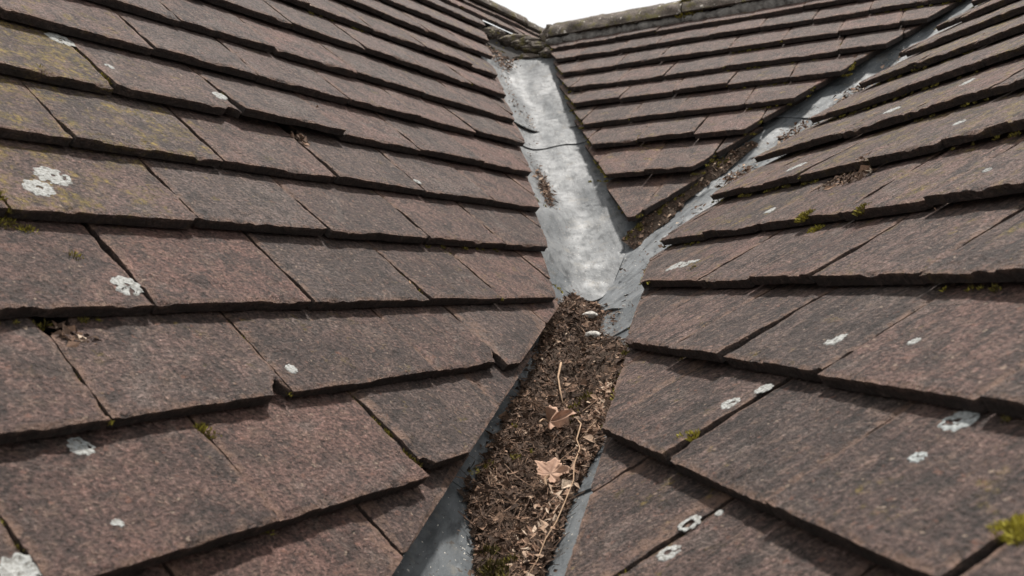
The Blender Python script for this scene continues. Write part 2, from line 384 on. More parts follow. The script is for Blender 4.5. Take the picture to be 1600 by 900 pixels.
# middle slope
slope_root('M', 'small brown tiled roof slope between the two valleys, below the mortared ridge')
MS = {0: 0.2, 1: 1.17, 2: 2.01, 3: 2.99, 4: 3.97, 5: 4.92, 6: 5.93, 7: 6.97, 8: 8.23, 9: 9.75}
MJ = {0: [-9.0], 1: [-8.36, -7.31], 2: [-8.01, -7.06, -5.82], 3: [-7.78, -6.75, -5.18], 4: [-7.42, -6.36, -5.05, -2.85], 5: [-7.07, -5.91, -4.78, -3.6], 6: [-6.54, -5.55, -4.26], 7: [-6.05, -4.96], 8: [-5.54], 9: [-5.2]}
MLE = {9: -5.28, 8: -6.25, 7: -6.95, 6: -7.52, 5: -8.09, 4: -8.58, 3: -9.09, 2: -9.63, 1: -10.08, 0: -10.6}
MRE = {9: -0.72, 8: -0.74, 7: -0.62, 6: -0.40, 5: -0.14, 4: 0.14, 3: 0.36, 2: 0.55, 1: 0.7, 0: 0.8}
for row in range(9, -1, -1):
    s = MS[row]
    lw = lat('M', 'LM', MLE[row], s) if row < 9 else 0.81
    lay_row('M', row, s, extend(MJ[row], -12.5, 3.0, 1.12, 9+row), [('LM', lw)], [('MR', MRE[row])], detail, lambda r, s: 0.38 if s > 4 else 0.12)

# right slope
slope_root('R', 'shallower brown tiled roof slope filling the right side, with streaks of pale lichen and moss')
RS = {6: 6.0, 5: 5.0, 4: 4.0, 3: 2.99, 2: 2.04, 1: 1.02, 0: 0.01, -1: -1.06, -2: -2.17, -3: -3.3, -4: -4.32, -5: -5.3, -6: -6.2, -7: -7.1, -8: -8.0, -9: -8.9}
RJ = {6: [-3.0], 5: [-4.2], 4: [-4.97, -3.6], 3: [-5.79, -4.41, -3.05], 2: [-7.66, -6.64, -5.26, -3.83], 1: [-9.04, -6.82, -5.44, -4.67+.5], 0: [-9.46, -7.74, -6.55], -1: [-11.52, -8.68, -7.59], -2: [-10.78, -9.39, -8.08],
      -3: [-10.74, -9.37], -4: [-11.78, -10.58], -5: [-11.89], -6: [-11.52], -7: [-12.2], -8: [-12.6], -9: [-13.2]}
RLE = {0: 0.30, -1: 0.32, -2: 0.22, -3: 0.50, -4: 0.75, -5: 0.95, -6: 1.15, -7: 1.3, -8: 1.4, -9: 1.5}
def mossR(r, s): return 0.62 if s < -0.5 else (0.45 if s < 0.6 else 0.18)
for row in range(6, -10, -1):
    s = RS[row]; js = RJ[row]; full = []
    for a, b in zip(js[:-1], js[1:]):      # split spans wider than a tile
        n = max(1, round((b-a)/1.45)); full += [a+(b-a)*i/n for i in range(n)]
    full.append(js[-1])
    lc = [('LR', 0.77)] if row >= 1 else []
    if row <= 1: lc.append(('MR', RLE.get(row, 0.4)))
    lay_row('R', row, s, extend(full, -17.0, {6: 0, 5: 0, 4: 0, 3: 0}.get(row, -1.0 if row > 0 else -2.5+row*0.55), 1.40, 20+row), lc, [], detail, mossR)

# felt-covered decks under the tiles
def deck(k, r0, r1, s0, s1, ns):
    verts = []; faces = []
    for i in range(ns+1):
        s = s0+(s1-s0)*i/ns
        for r in (r0, r1):
            verts.append((r*U, -s*PL[k][4]*U, (sag(k, s)-HD)*U))
    n = len(verts)
    for v in list(verts): verts.append((v[0], v[1], v[2]-0.3*U))
    for i in range(ns):
        a = 2*i; faces += [(a, a+2, a+3, a+1), (n+a, n+a+1, n+a+3, n+a+2), (a, n+a, n+a+2, a+2), (a+1, a+3, n+a+3, n+a+1)]
    faces += [(0, 1, n+1, n), (2*ns, n+2*ns, n+2*ns+1, 2*ns+1)]
    mesh('roofing_felt', verts, faces, M_FELT, SLOPES[k])
deck('L', -4, 27, -8.3, 9.5, 1); deck('M', -13, 4, 0.4, 11.5, 1); deck('R', -19, 2, -10, 7.5, 24)

# ------------------------------------------------------------------ valley linings
def smax(a, b, k=0.12): return 0.5*(a+b+math.sqrt((a-b)**2+k*k*4))
def lead_sheet(parent, val, a_fn0, a_fn1, b0, b1, na, nb, mat, off, wr, kk, seed, centre=lambda a: 0.0):
    """sheet over a valley: a runs up the valley, b across it; a_fn give the two end edges as functions of b"""
    A, B = val[0], val[1]; verts = []; faces = []; va = []; vb = []
    for i in range(na+1):
        for j in range(nb+1):
            b = b0+(b1-b0)*j/nb; a = a_fn0(b)+(a_fn1(b)-a_fn0(b))*i/na; bb = b+centre(a)
            c = smax(deckc(A, val, a, bb), deckc(B, val, a, bb), kk)+off
            c += wr*(0.060*fbm(a*0.8+seed, bb*1.5, 0, 1)+0.011*fbm(a*2.6+seed, bb*2.4, 5, 2)+0.034*math.sin(a*4.6+3.0*abs(bb)+2.5*nz(a*.7, bb, seed))*max(0, nz(a*.5, bb*.4, seed+4)+.25))
            verts.append(W(VP(val, a, bb, c))); va.append(a+seed*3); vb.append(b)
    for i in range(na):
        for j in range(nb):
            q = i*(nb+1)+j; faces.append((q, q+1, q+nb+2, q+nb+1))
    n = len(verts); dn = Vector(VAL[val][2])*(-0.025*U)
    verts += [v+dn for v in verts]
    faces += [tuple(n+x for x in reversed(f)) for f in faces]
    rim = [j for j in range(nb)] + [i*(nb+1)+nb for i in range(na)] + [na*(nb+1)+j for j in range(nb, 0, -1)] + [i*(nb+1) for i in range(na, 0, -1)]
    for x, y in zip(rim, rim[1:]+rim[:1]): faces.append((y, x, x+n, y+n))
    o = mesh('lead_sheet', verts, faces, mat, None, True, {'va': va+va, 'vb': vb+vb})
    md = o.modifiers.new('edge', 'EDGE_SPLIT'); md.split_angle = rad(50)
    o.parent = parent; o.matrix_parent_inverse = parent.matrix_world.inverted(); return o
e1 = empty('valley_gutter', W(J)); tag(e1, 'pale wrinkled lead valley gutter running up to the ridge', 'gutter')
lowend = lambda b: float(np.interp(b, [-1.6, -.85, -.6, -.4, -.2, .0, .2, .4, .7, 1.0, 1.9], [1.0, .82, .68, .56, .46, .44, .58, .88, 1.5, 2.25, 4.2]))
lead_sheet(e1, 'LM', lowend, lambda b: 6.75+.12*math.sin(b*3), -1.25, 1.45, 110, 56, M_LEAD, 0.05, 1.4, 0.20, 1.0)
lead_sheet(e1, 'LM', lambda b: 6.35+.05*math.sin(b*4), lambda b: 7.9, -1.25, 1.45, 30, 56, M_LEAD, 0.075, 1.2, 0.20, 1.0)
lead_sheet(e1, 'LM', lambda b: 7.25+.06*math.sin(b*5), lambda b: 12.4, -0.92, 1.2, 110, 56, M_LEAD, 0.09, 1.4, 0.20, 3.0)
e2 = empty('valley_gutter', W(VP('MR', 1.0, 0, 0))); tag(e2, 'narrow grey lead valley gutter climbing to the right beside the mossy tiles', 'gutter')
cen = lambda a: float(np.interp(a, [0, 3, 5, 7, 9, 13], [-.1, -.05, .1, .4, .6, .95]))
for q, (a0, a1, of) in enumerate(((0.2, 3.7, 0.07), (3.5, 6.6, 0.095), (6.3, 9.4, 0.12), (9.1, 13.2, 0.145))):
    lead_sheet(e2, 'MR', lambda b, a0=a0: a0+.06*b, lambda b, a1=a1: a1, -1.25, 1.2, 60, 34, M_DARKLEAD if q != 0 else M_MIDLEAD, of, 1.3, 0.10, 7.0+q, cen)
e3 = empty('valley_gutter', W(VP('LR', -6, 0, 0))); tag(e3, 'dark grey lead valley gutter in the foreground, half buried in leaf litter', 'gutter')
for q, (a0, a1, of) in enumerate(((-9.2, -5.0, 0.05), (-5.35, -0.9, 0.075), (-1.3, 1.6, 0.10))):
    lead_sheet(e3, 'LR', lambda b, a0=a0: a0+.10*b, lambda b, a1=a1: a1, -0.95, 1.05, 70, 44, M_DARKLEAD, of, 0.8, 0.13, 17.0+q)

# ------------------------------------------------------------------ ridges
def ridge_line(k, s, h, name, label, r0, r1, n_tiles, rad_, zdrop, seed):
    rng = random.Random(seed); rv = FR[k][0]; org = P(k, r0, s, h); root = empty(name, W(org)); tag(root, label, 'ridge')
    side = np.cross([0, 0, 1], rv)
    L = (r1-r0)/n_tiles
    for t in range(n_tiles):
        verts = []; faces = []; na, nc = 44, 26; sc0 = 1.0+rng.uniform(-.06, .06); dz = rng.uniform(-.05, .05)
        for layer, rr in ((0, rad_), (1, rad_-0.13)):
            for i in range(na+1):
                a = t*L+0.012*rng.random()+(L-0.03)*i/na
                for j in range(nc+1):
                    an = math.pi*(0.02+0.96*j/nc)
                    q = rr*sc0*(1+0.07*fbm(a*2+seed, an*2, layer*7.0, 3)+0.03*nz(a*7, an*6, seed))
                    X = org+rv*a+side*(q*math.cos(an))+np.array([0, 0, 1])*(q*math.sin(an)*0.82+dz-zdrop)
                    verts.append(W(X))
        n = (na+1)*(nc+1)
        for i in range(na):
            for j in range(nc):
                q = i*(nc+1)+j; faces += [(q, q+nc+1, q+nc+2, q+1), (n+q, n+q+1, n+q+nc+2, n+q+nc+1)]
        for i in range(na):
            q = i*(nc+1); faces += [(q, n+q, n+q+nc+1, q+nc+1), (q+nc, q+2*nc+1, n+q+2*nc+1, n+q+nc)]
        for j in range(nc): faces += [(j, j+1, n+j+1, n+j), (na*(nc+1)+j, n+na*(nc+1)+j, n+na*(nc+1)+j+1, na*(nc+1)+j+1)]
        o = mesh('ridge_tile', verts, faces, M_RIDGE, None, True); o.modifiers.new('edge', 'EDGE_SPLIT').split_angle = rad(50)
        o.parent = root; o.matrix_parent_inverse = root.matrix_world.inverted()
    return root, org, side
def ridge_material():
    t = NT('weathered_ridge'); co = t.coord(rnd=False); a = t.noise(co, 30, 4, 0.65); f = t.noise(co, 300, 4, 0.7)
    col = t.mix(t.ramp(a, [(0.35, 0.0), (0.65, 1.0)]), (0.070, 0.060, 0.050), (0.155, 0.128, 0.108))
    col = t.mix(1.0, col, t.ramp(f, [(0.3, 0.4), (0.7, 1.5)]), 'MULTIPLY')
    col = t.mix(t.ramp(t.noise(co, 75, 3, 0.55), [(0.64, 0.0), (0.69, 0.85)]), col, (0.52, 0.48, 0.42))
    col = t.mix(t.ramp(t.noise(co, 38, 4, 0.7), [(0.52, 0.0), (0.64, 0.75)]), col, (0.12, 0.105, 0.035))
    return t.done(col, 0.9, t.bump(f, 0.003, 0.8), 0.2)
M_RIDGE = ridge_material()
rootM, orgM, sideM = ridge_line('M', 0.15, -0.15, 'ridge', 'lichen-spotted half-round ridge with mortar bedding against the white sky', -10.35, 4.0, 4, 0.62, 0.10, 3)
rootL, orgL, sideL = ridge_line('L', -8.35, -0.10, 'ridge', 'far ridge of the steep left slope just showing against the sky', 14.0, 27.0, 4, 0.42, 0.16, 8)
def lumpy(name, parent, centres, mat, seed, sub=2):
    """irregular mortar: each centre (layout point, radius vector) gives one noisy blob, joined in one part"""
    import bmesh
    bm = bmesh.new(); rng = random.Random(seed)
    for X, rr in centres:
        r = bmesh.ops.create_icosphere(bm, subdivisions=sub, radius=1.0)
        for v in r['verts']:
            n = v.co.copy(); q = 1+0.30*fbm(n.x*1.3+X[0], n.y*1.3+X[1], n.z*1.3+seed, 3)+(0.16*fbm(n.x*4+X[0], n.y*4+X[1], n.z*4, 3) if sub > 2 else 0)
            v.co = W(X)+Vector((n.x*rr[0]*q*U, n.y*rr[1]*q*U, n.z*rr[2]*q*U))
    me = bpy.data.meshes.new(name); bm.to_mesh(me); bm.free(); me.materials.append(mat)
    me.polygons.foreach_set('use_smooth', [True]*len(me.polygons))
    o = bpy.data.objects.new(name, me); C.objects.link(o)
    if parent: o.parent = parent; o.matrix_parent_inverse = parent.matrix_world.inverted()
    return o
rg = random.Random(4)
lumpy('mortar_bedding', rootM, [(P('M', -10.3+0.17*i+rg.uniform(-.05, .05), 0.52+rg.uniform(-.06, .06), -0.10), (0.17+rg.uniform(0, .12), 0.16+rg.uniform(0, .08), 0.12+rg.uniform(0, .09))) for i in range(84)], M_MORTAR, 2)
lumpy('mortar_end', rootM, [(P('M', -10.45, 0.15, -0.05), (0.34, 0.26, 0.27)), (P('M', -10.8, 0.42, -0.22), (0.50, 0.30, 0.14)), (P('M', -11.15, 0.25, -0.12), (0.50, 0.30, 0.16)), (P('M', -11.6, 0.05, -0.03), (0.48, 0.30, 0.16)), (P('M', -10.35, 0.75, -0.27), (0.3, 0.22, 0.12)), (P('L', 19.75, -6.2, -0.2), (0.26, 0.26, 0.14)), (P('L', 20.3, -6.45, -0.18), (0.3, 0.26, 0.15)), (P('M', -11.0, .75, -.33), (.45, .2, .1))], M_RIDGE, 6, 4)

# ------------------------------------------------------------------ litter, moss, leaves
class Soup:
    def __init__(s): s.v = []; s.f = []; s.t = []
    def flake(s, X, nrm, size, rng, tone, asp=2.2):
        n = Vector(nrm).normalized(); t = n.orthogonal().normalized(); t.rotate(Matrix.Rotation(rng.uniform(0, 6.283), 3, n)); b = n.cross(t)
        L = size*rng.uniform(.7, 1.4); w = L/asp*rng.uniform(.6, 1.3); c = rng.uniform(-.3, .5)*w; i = len(s.v); X = Vector(X)
        for (p, q, h) in ((-L/2, 0, 0), (-L*.1, w/2, c), (L/2, rng.uniform(-.2, .2)*w, 0), (L*.1, -w/2, c*rng.uniform(.3, 1))):
            s.v.append(W(X+t*p+b*q+n*h)); s.t.append(tone)
        s.f += [(i, i+1, i+2), (i, i+2, i+3)]
    def stick(s, pts, r0, r1, tone, sides=4):
        n = len(pts); i0 = len(s.v)
        for k, X in enumerate(pts):
            X = Vector(X); d = (Vector(pts[min(n-1, k+1)])-Vector(pts[max(0, k-1)])).normalized(); a = d.orthogonal().normalized(); b = d.cross(a); r = r0+(r1-r0)*k/(n-1)
            for q in range(sides):
                an = 6.28318*q/sides; s.v.append(W(X+a*(r*math.cos(an))+b*(r*math.sin(an)))); s.t.append(tone)
        for k in range(n-1):
            for q in range(sides):
                a = i0+k*sides+q; b = i0+k*sides+(q+1) % sides; s.f.append((a, b, b+sides, a+sides))
        s.f.append(tuple(i0+q for q in reversed(range(sides)))); s.f.append(tuple(i0+(n-1)*sides+q for q in range(sides)))
    def blade(s, X, d, L, w, rng, tone):
        d = Vector(d).normalized(); a = d.orthogonal().normalized(); a.rotate(Matrix.Rotation(rng.uniform(0, 6.283), 3, d)); X = Vector(X); i = len(s.v)
        for p in (X-a*w/2, X+a*w/2, X+d*L*.6+a*w*.6, X+d*L): s.v.append(W(p)); s.t.append(tone)
        s.f += [(i, i+1, i+2), (i, i+2, i+3)]
    def build(s, name, mat, parent=None, smooth=False):
        o = mesh(name, s.v, s.f, mat, None, smooth, {'tone': s.t})
        if parent: o.parent = parent; o.matrix_parent_inverse = parent.matrix_world.inverted()
        return o
def floor_lr(a, b): return smax(deckc('L', 'LR', a, b), deckc('R', 'LR', a, b), 0.13)+0.11
LB = lambda a: float(np.interp(a, [-9, -7.4, -6.6, -6.0, -5.5, -4.2, -2.7, -0.8, 0.2], [.12, .10, .02, -.14, -.34, -.34, -.34, -.46, -.30]))
RB = lambda a: float(np.interp(a, [-9, -7.2, -6.6, -5.8, -5.1, -4.5, -2.7, -1.9, -1.4, -0.8, 0.4], [.26, .29, .34, .40, .46, .58, .66, .60, .34, .10, .05]))
def bed(a, b):                                # top of the rotted litter
    l, r = LB(a)+.07*nz(a*2.3, 1)+.03*nz(a*9, 1), RB(a)+.07*nz(a*2.3, 9)+.03*nz(a*9, 5)
    q = (b-l)/(r-l)
    base = floor_lr(a, b)
    if q <= 0 or q >= 1: return base-0.02
    e = min(1.0, 4.5*min(q, 1-q)); e = math.sqrt(e)
    top = float(np.interp(a, [-9, -6.5, -4, -1.5, 0, 0.5], [.23, .25, .28, .22, .10, .0]))
    mound = max(base+0.03*e, top*e+base*(1-e)*0.9) if base < top else base+.03*e
    return mound+e*(0.07*fbm(a*2.2, b*2.2, 2, 3)+0.045*fbm(a*7, b*7, 4, 2))
rb = random.Random(11)
verts = []; faces = []; na, nb = 190, 34
for i in range(na+1):
    a = -9.0+9.45*i/na
    for j in range(nb+1):
        b = LB(a)-.06+(RB(a)-LB(a)+.12)*j/nb; verts.append(W(VP('LR', a, b, bed(a, b))))
for i in range(na):
    for j in range(nb):
        q = i*(nb+1)+j; faces.append((q, q+1, q+nb+2, q+nb+1))
o = mesh('leaf_mould', verts, faces, M_EARTH, None, True); tag(o, 'dark rotted leaf mould filling the foreground valley gutter', 'leaf mould', None, 'stuff')
up_lr = VAL['LR'][2]
S1 = Soup()
def tone(r): 
    x = r.random(); return min(1, max(0, (0.14+0.44*x if x < .80 else 0.60+2.0*(x-.80))+r.uniform(-.1, .1)))
for i in range(32000):
    a = rb.uniform(-9.0, 0.35)
    if rb.random() < .35: a = rb.uniform(-7.3, -3.0)
    l, r = LB(a), RB(a); b = rb.uniform(l-.05, r+.06)
    if rb.random() < .25: b = rb.choice((l, r))+rb.gauss(0, .05)
    c = max(bed(a, b), floor_lr(a, b))+rb.uniform(-.005, .035)
    n = Vector(up_lr)+Vector((rb.gauss(0, .55), rb.gauss(0, .55), rb.gauss(0, .3)))
    S1.flake(VP('LR', a, b, c), n, rb.choice((.015, .02, .03, .03, .045, .06, .10)), rb, tone(rb)-.10+.25*nz(a*2.5, b*4, 6), rb.choice((1.3, 2, 4, 8)))
for i in range(1300):
    a = rb.uniform(-9.0, 0.2)
    if rb.random() < .5: a = rb.uniform(-7.3, -3.0)
    l, r = LB(a), RB(a); b = rb.uniform(l, r); an = rb.uniform(0, 6.283); L = rb.choice((.12, .18, .26, .36, .55)); pts = []
    cv = rb.gauss(0, 1.2)
    for k in range(4):
        t = (k/3-.5)*L; aa = a+math.cos(an+cv*k/3)*t; bb2 = b+math.sin(an+cv*k/3)*t
        pts.append(VP('LR', aa, bb2, max(bed(aa, bb2), floor_lr(aa, bb2))+.02+.035*math.sin(k*1.05)*rb.random()))
    R0 = rb.uniform(.002, .0048); S1.stick(pts, R0, R0*.6, rb.choice((.1, .2, .3, .45, .8)), 3)
for i in range(700):                          # thin scatter where the litter peters out
    a = rb.uniform(-2.2, .55); b = rb.gauss(.12, .22)
    if not -.45 < b < .62: continue
    S1.flake(VP('LR', a, b, max(bed(a, b), floor_lr(a, b))+rb.uniform(.005, .03)), Vector(up_lr)+Vector((rb.gauss(0, .4), rb.gauss(0, .4), 0)), rb.choice((.03, .05, .08)), rb, tone(rb), rb.choice((1.5, 3, 6)))
for i in range(1100):                         # paler chaff along the right edge
    a = rb.uniform(-8.0, -3.0); b = RB(a)-abs(rb.gauss(0, .13)); c = max(bed(a, b), floor_lr(a, b))+rb.uniform(.01, .05)
    S1.flake(VP('LR', a, b, c), Vector(up_lr)+Vector((rb.gauss(0, .5), rb.gauss(0, .5), 0)), rb.choice((.04, .06, .09, .13)), rb, rb.uniform(.55, 1.0), rb.choice((1.6, 3, 5)))
# loose chips on the two upper gutters, the hole in the left slope and the right-hand joints
def chip_at(val, a, b, off, n=1, size=(.03, .05, .07), sa=.1, sb=.1):
    k1, k2 = val[0], val[1]
    for _ in range(n):
        aa = a+rb.gauss(0, sa); bb = b+rb.gauss(0, sb); c = smax(deckc(k1, val, aa, bb), deckc(k2, val, aa, bb), .20 if val == 'LM' else .12)+off+rb.uniform(.0, .03)
        S2.flake(VP(val, aa, bb, c), Vector(VAL[val][2])+Vector((rb.gauss(0, .4), rb.gauss(0, .4), 0)), rb.choice(size), rb, tone(rb), rb.choice((1.5, 2.5, 4)))
S2 = Soup()
chip_at('LM', 4.15, -.20, 0.08, 520, (.04, .06, .09), .42, .055); chip_at('LM', 5.0, -.30, 0.08, 90, (.03, .05), .5, .05)
chip_at('LM', 2.6, -.05, 0.08, 60, (.02, .03), .9, .10); chip_at('LM', 7.6, -.1, 0.14, 70, (.04, .06), .6, .06); chip_at('LM', 9.5, -.35, 0.15, 90, (.05, .07), 1.3, .06); chip_at('LM', 11.9, -.35, 0.17, 260, (.06, .09, .12), .4, .20)
for i in range(800):
    a = rb.uniform(1.0, 9.0); b = cen(a)+rb.choice((-.15, .32, .32, .40))+rb.gauss(0, .08); chip_at('MR', a, b, .15, 1, (.04, .06, .09), .02, .02)
for a_, n_ in ((3.9, 240), (5.4, 200), (6.9, 120)):
    chip_at('MR', a_, cen(a_)-.1, .18, n_, (.05, .08, .11), .22, .14)
o = S1.build('leaf_litter', M_LITTER); tag(o, 'brown leaf scraps and stalks covering the foreground valley gutter', 'leaf litter', None, 'stuff')
o = S2.build('leaf_litter', M_LITTER); tag(o, 'thin scatter of dry leaf scraps along the two upper valley gutters', 'leaf litter', None, 'stuff')

def tile_at(k, r, s):
    for t in TILES:
        if t[0] == k and t[1]-1.02 < s <= t[1]+.02 and t[2](s)-.03 <= r <= t[3](s)+.03: return t
S3 = Soup()
def on_tile(S, k, r, s, size, tn, n=1, sp=.05, off=.01):
    for _ in range(n):
        r2, s2 = r+rb.gauss(0, sp), s+rb.gauss(0, sp); t = tile_at(k, r2, s2)
        h = (t[6](r2, s2) if t else -.2)+off+rb.uniform(0, .03)
        S.flake(P(k, r2, s2, h), Vector(FR[k][2])+Vector((rb.gauss(0, .4), rb.gauss(0, .4), rb.gauss(0, .4))), size*rb.uniform(.6, 1.4), rb, tn if tn is not None else tone(rb), rb.choice((1.5, 3, 5)))
on_tile(S3, 'L', 3.42, 4.20, .08, None, 60, .06, -.02); on_tile(S3, 'L', 7.62, 1.17, .07, None, 40, .06); on_tile(S3, 'R', -8.7, -.9, .09, None, 90, .10); on_tile(S3, 'R', -9.0, -.85, .09, None, 60, .10)
for _ in range(260):
    t = rb.choice(TILES); r_ = t[2](t[1]-.3)+rb.gauss(0, .02); on_tile(S3, t[0], r_, t[1]-rb.uniform(0, .9), .035, None, 1, .02)
o = S3.build('leaf_litter', M_LITTER); tag(o, 'stray leaf scraps caught in tile joints and broken corners', 'leaf litter', None, 'stuff')

def moss_clump(S, pos, nrm, rx, n, rng, L=.07, t0=.5):
    nrm = Vector(nrm).normalized(); ta = nrm.orthogonal().normalized(); tb = nrm.cross(ta)
    for _ in range(n):
        q = math.sqrt(rng.random()); an = rng.uniform(0, 6.283); x, y = rx*q*math.cos(an), rx*q*math.sin(an)
        h = .45*rx*math.sqrt(max(0, 1-q*q))
        d = nrm*1.0+ta*(x/rx*.8+rng.gauss(0, .35))+tb*(y/rx*.8+rng.gauss(0, .35))
        S.blade(Vector(pos)+ta*x+tb*y+nrm*(h-L*.5), d, L*rng.uniform(.7, 1.4), L*.32, rng, min(1, max(0, t0+rng.uniform(-.35, .35))))
S4 = Soup()
for (a, b, rx, n, t0) in ((-6.1, .05, .16, 760, .2), (-6.4, .10, .10, 260, .25), (-3.7, .25, .15, 200, .35), (-3.2, .36, .12, 100, .3)):
    for q in range(7):
        aa, bb = a+rb.gauss(0, rx*.8), b+rb.gauss(0, rx*.45); moss_clump(S4, VP('LR', aa, bb, bed(aa, bb)+.01), up_lr, rx*.5, n//7, rb, .06, t0)
tag(S4.build('moss', M_MOSS), 'dull green moss growing on the litter in the foreground gutter', 'moss', None, 'stuff')
# moss in the joints of each slope: one part per slope
def joint_moss(k, spots, edge_fn):
    S = Soup()
    for (r, s, rx, n, t0) in spots:
        t = tile_at(k, r, s); h = t[6](r, s) if t else -.1
        moss_clump(S, P(k, r, s, h-.03), FR[k][2], rx, n, rb, .045, t0)
    for t in TILES:
        if t[0] != k or rb.random() > edge_fn(t): continue
        l = t[2]
        for _ in range(rb.choice((3, 6, 10, 16))):
            s = t[1]-rb.random()*.95; r = l(s)-.01+rb.gauss(0, .008); moss_clump(S, P(k, r, s, t[6](l(s)+.05, s)-.05), FR[k][2], rb.uniform(.015, .04), 18, rb, .03, rb.uniform(.25, .8))
        if rb.random() < (.18 if k == 'L' else .45):
            for _ in range(9):
                r = l(t[1])+rb.random()*(t[3](t[1])-l(t[1])); moss_clump(S, P(k, r, t[1]+.02, t[6](r, t[1])-.13), FR[k][2], rb.uniform(.012, .035), 18, rb, .026, rb.uniform(.1, .6))
    o = S.build('joint_moss', M_MOSS); o['kind'] = 'stuff'; o.parent = SLOPES[k]; o.matrix_parent_inverse = SLOPES[k].matrix_world.inverted()
joint_moss('L', [(3.93, 5.12, .05, 150, .55), (3.96, 5.2, .04, 100, .5), (3.92, 5.98, .06, 140, .6), (3.35, 2.85, .10, 260, .5), (3.42, 3.02, .09, 220, .55), (3.55, 3.12, .07, 140, .6), (3.75, 3.45, .06, 90, .6), (4.5, .95, .04, 60, .7), (2.45, 5.7, .03, 60, .7), (2.4, 5.5, .03, 50, .8), (5.5, 5.75, .05, 60, .5)], lambda t: .42+.4*mossL(t[5], t[1]))
joint_moss('M', [], lambda t: .75)
joint_moss('R', [(-8.4, -.02, .10, 240, .6), (-8.2, .08, .09, 200, .7), (-7.4, .0, .08, 120, .5), (-7.63, 2.0, .05, 110, .6), (-9.7, .75, .06, 90, .5), (-5.86, 2.80, .045, 120, .75), (-5.80, 2.76, .04, 90, .8)], lambda t: .40+.5*mossR(t[5], t[1]))
# dark earth and moss under the cut edge of the middle slope
S5 = Soup(); verts = []; faces = []; na, nb = 120, 16
def m_edge(a): return float(np.interp(a, [1.2, 1.9, 3.6, 5, 6.1, 7.1, 8.5], [-.62, -.68, -.72, -.60, -.38, -.10, .15]))
def bank(a, q):
    wd = (.06+.10*nz(a*1.7, 2.2)+.07*nz(a*6, 4))*min(1, max(.15, (5.2-a)/1.2))
    b = m_edge(a)-.14+(wd+.14)*q
    c = smax(deckc('M', 'MR', a, b), deckc('R', 'MR', a, b), .10)+.12
    return b, c+(.13+.06*nz(a*3, 8))*(1-q)**.8*min(1, (5.5-a)/1.2)+.05*fbm(a*5, b*5, 3, 3)*(1-q)-.02*q
for i in range(na+1):
    a = 1.75+3.5*i/na
    for j in range(nb+1): b, c = bank(a, j/nb); verts.append(W(VP('MR', a, b, c)))
for i in range(na):
    for j in range(nb):
        q = i*(nb+1)+j; faces.append((q, q+1, q+nb+2, q+nb+1))
o = mesh('silt', verts, faces, M_EARTH, None, True); o.parent = e2; o.matrix_parent_inverse = e2.matrix_world.inverted()
S8 = Soup()
for i in range(620):
    a = rb.uniform(1.8, 5.2); q = rb.random(); b, c = bank(a, q)
    if nz(a*1.4, 7.7) > -.15 and q < .55 and rb.random() < .30: moss_clump(S5, VP('MR', a, b, c), VAL['MR'][2], rb.uniform(.02, .05), 22, rb, .035, rb.uniform(.25, .6))
    else: S8.flake(VP('MR', a, b, c+.01), Vector(VAL['MR'][2])+Vector((rb.gauss(0, .6), rb.gauss(0, .6), 0)), rb.choice((.04, .06, .09)), rb, tone(rb), rb.choice((1.5, 2.5, 4)))
o = S8.build('leaf_scraps', M_LITTER, e2); o['kind'] = 'stuff'
o = S5.build('moss', M_MOSS, e2); o['kind'] = 'stuff'
S6 = Soup()
for (r, s, h) in ((-6.75, .30, .22), (-6.65, .2, .30), (-6.8, .50, .05), (-6.5, .48, .05)):
    moss_clump(S6, P('M', r, s, h), FR['M'][2], .17, 160, rb, .09, .5)
o = S6.build('moss', M_MOSS, rootM); o['kind'] = 'stuff'

# ------------------------------------------------------------------ lichen rosettes on the tiles
def rosette(k, r, s, rx, ring, mat=M_LICHEN, stretch=1.0, name='lichen'):
    t = tile_at(k, r, s)
    if not t: return
    rng = random.Random(int(r*1000+s*77)); nr, nt = 9, 52; g = PL[k][4]; verts = []; faces = []; ph = rng.uniform(0, 9)
    def lobed(an): return rx*(1+.16*nz(math.cos(an)*2.2+ph, math.sin(an)*2.2, 1)+.10*nz(math.cos(an)*6+ph, math.sin(an)*6, 2)+.07*math.sin(an*9+ph))
    for i in range(nr+1):
        f = ring+(1-ring)*i/nr
        for j in range(nt):
            an = 6.28318*j/nt; q = lobed(an)*f*(1+.08*nz(math.cos(an)*5, math.sin(an)*5, ph)*(i == 0))
            rr_, ss = r+q*math.cos(an), s+q*math.sin(an)*stretch/g
            h = t[6](rr_, ss)+.0045+.0035*abs(nz(rr_*40, ss*40, ph))-(.006 if i == nr else 0)
            verts.append(((rr_-t[5])*U, -(ss-t[1])*g*U, h*U))
    for i in range(nr):
        for j in range(nt):
            a = i*nt+j; b = i*nt+(j+1) % nt; x_, y_ = verts[a][0]*10, verts[a][1]*10
            if fbm(x_*14+ph, y_*14, 3, 2)+.35*nz(x_*40, y_*40, ph) < .30 - (.0 if i > 1 else .25)+(.15 if i < nr-1 else 0): faces.append((a, a+nt, b+nt, b))
    if not faces: return
    mesh(name, verts, faces, mat, t[4], True)
for a in ((3.98, 2.50, .145, .12), (3.78, 2.70, .12, 0.0), (3.97, 3.79, .115, .16), (3.07, 5.09, .075, .0), (2.37, 5.83, .10, .0), (4.93, 4.74, .055, .0), (5.13, .06, .14, .1), (6.68, .68, .09, .0), (9.22, 1.80, .06, 0.0), (2.94, 5.72, .035, 0), (5.4, .55, .05, 0), (2.9, 2.9, .06, 0)):
    rosette('L', *a)
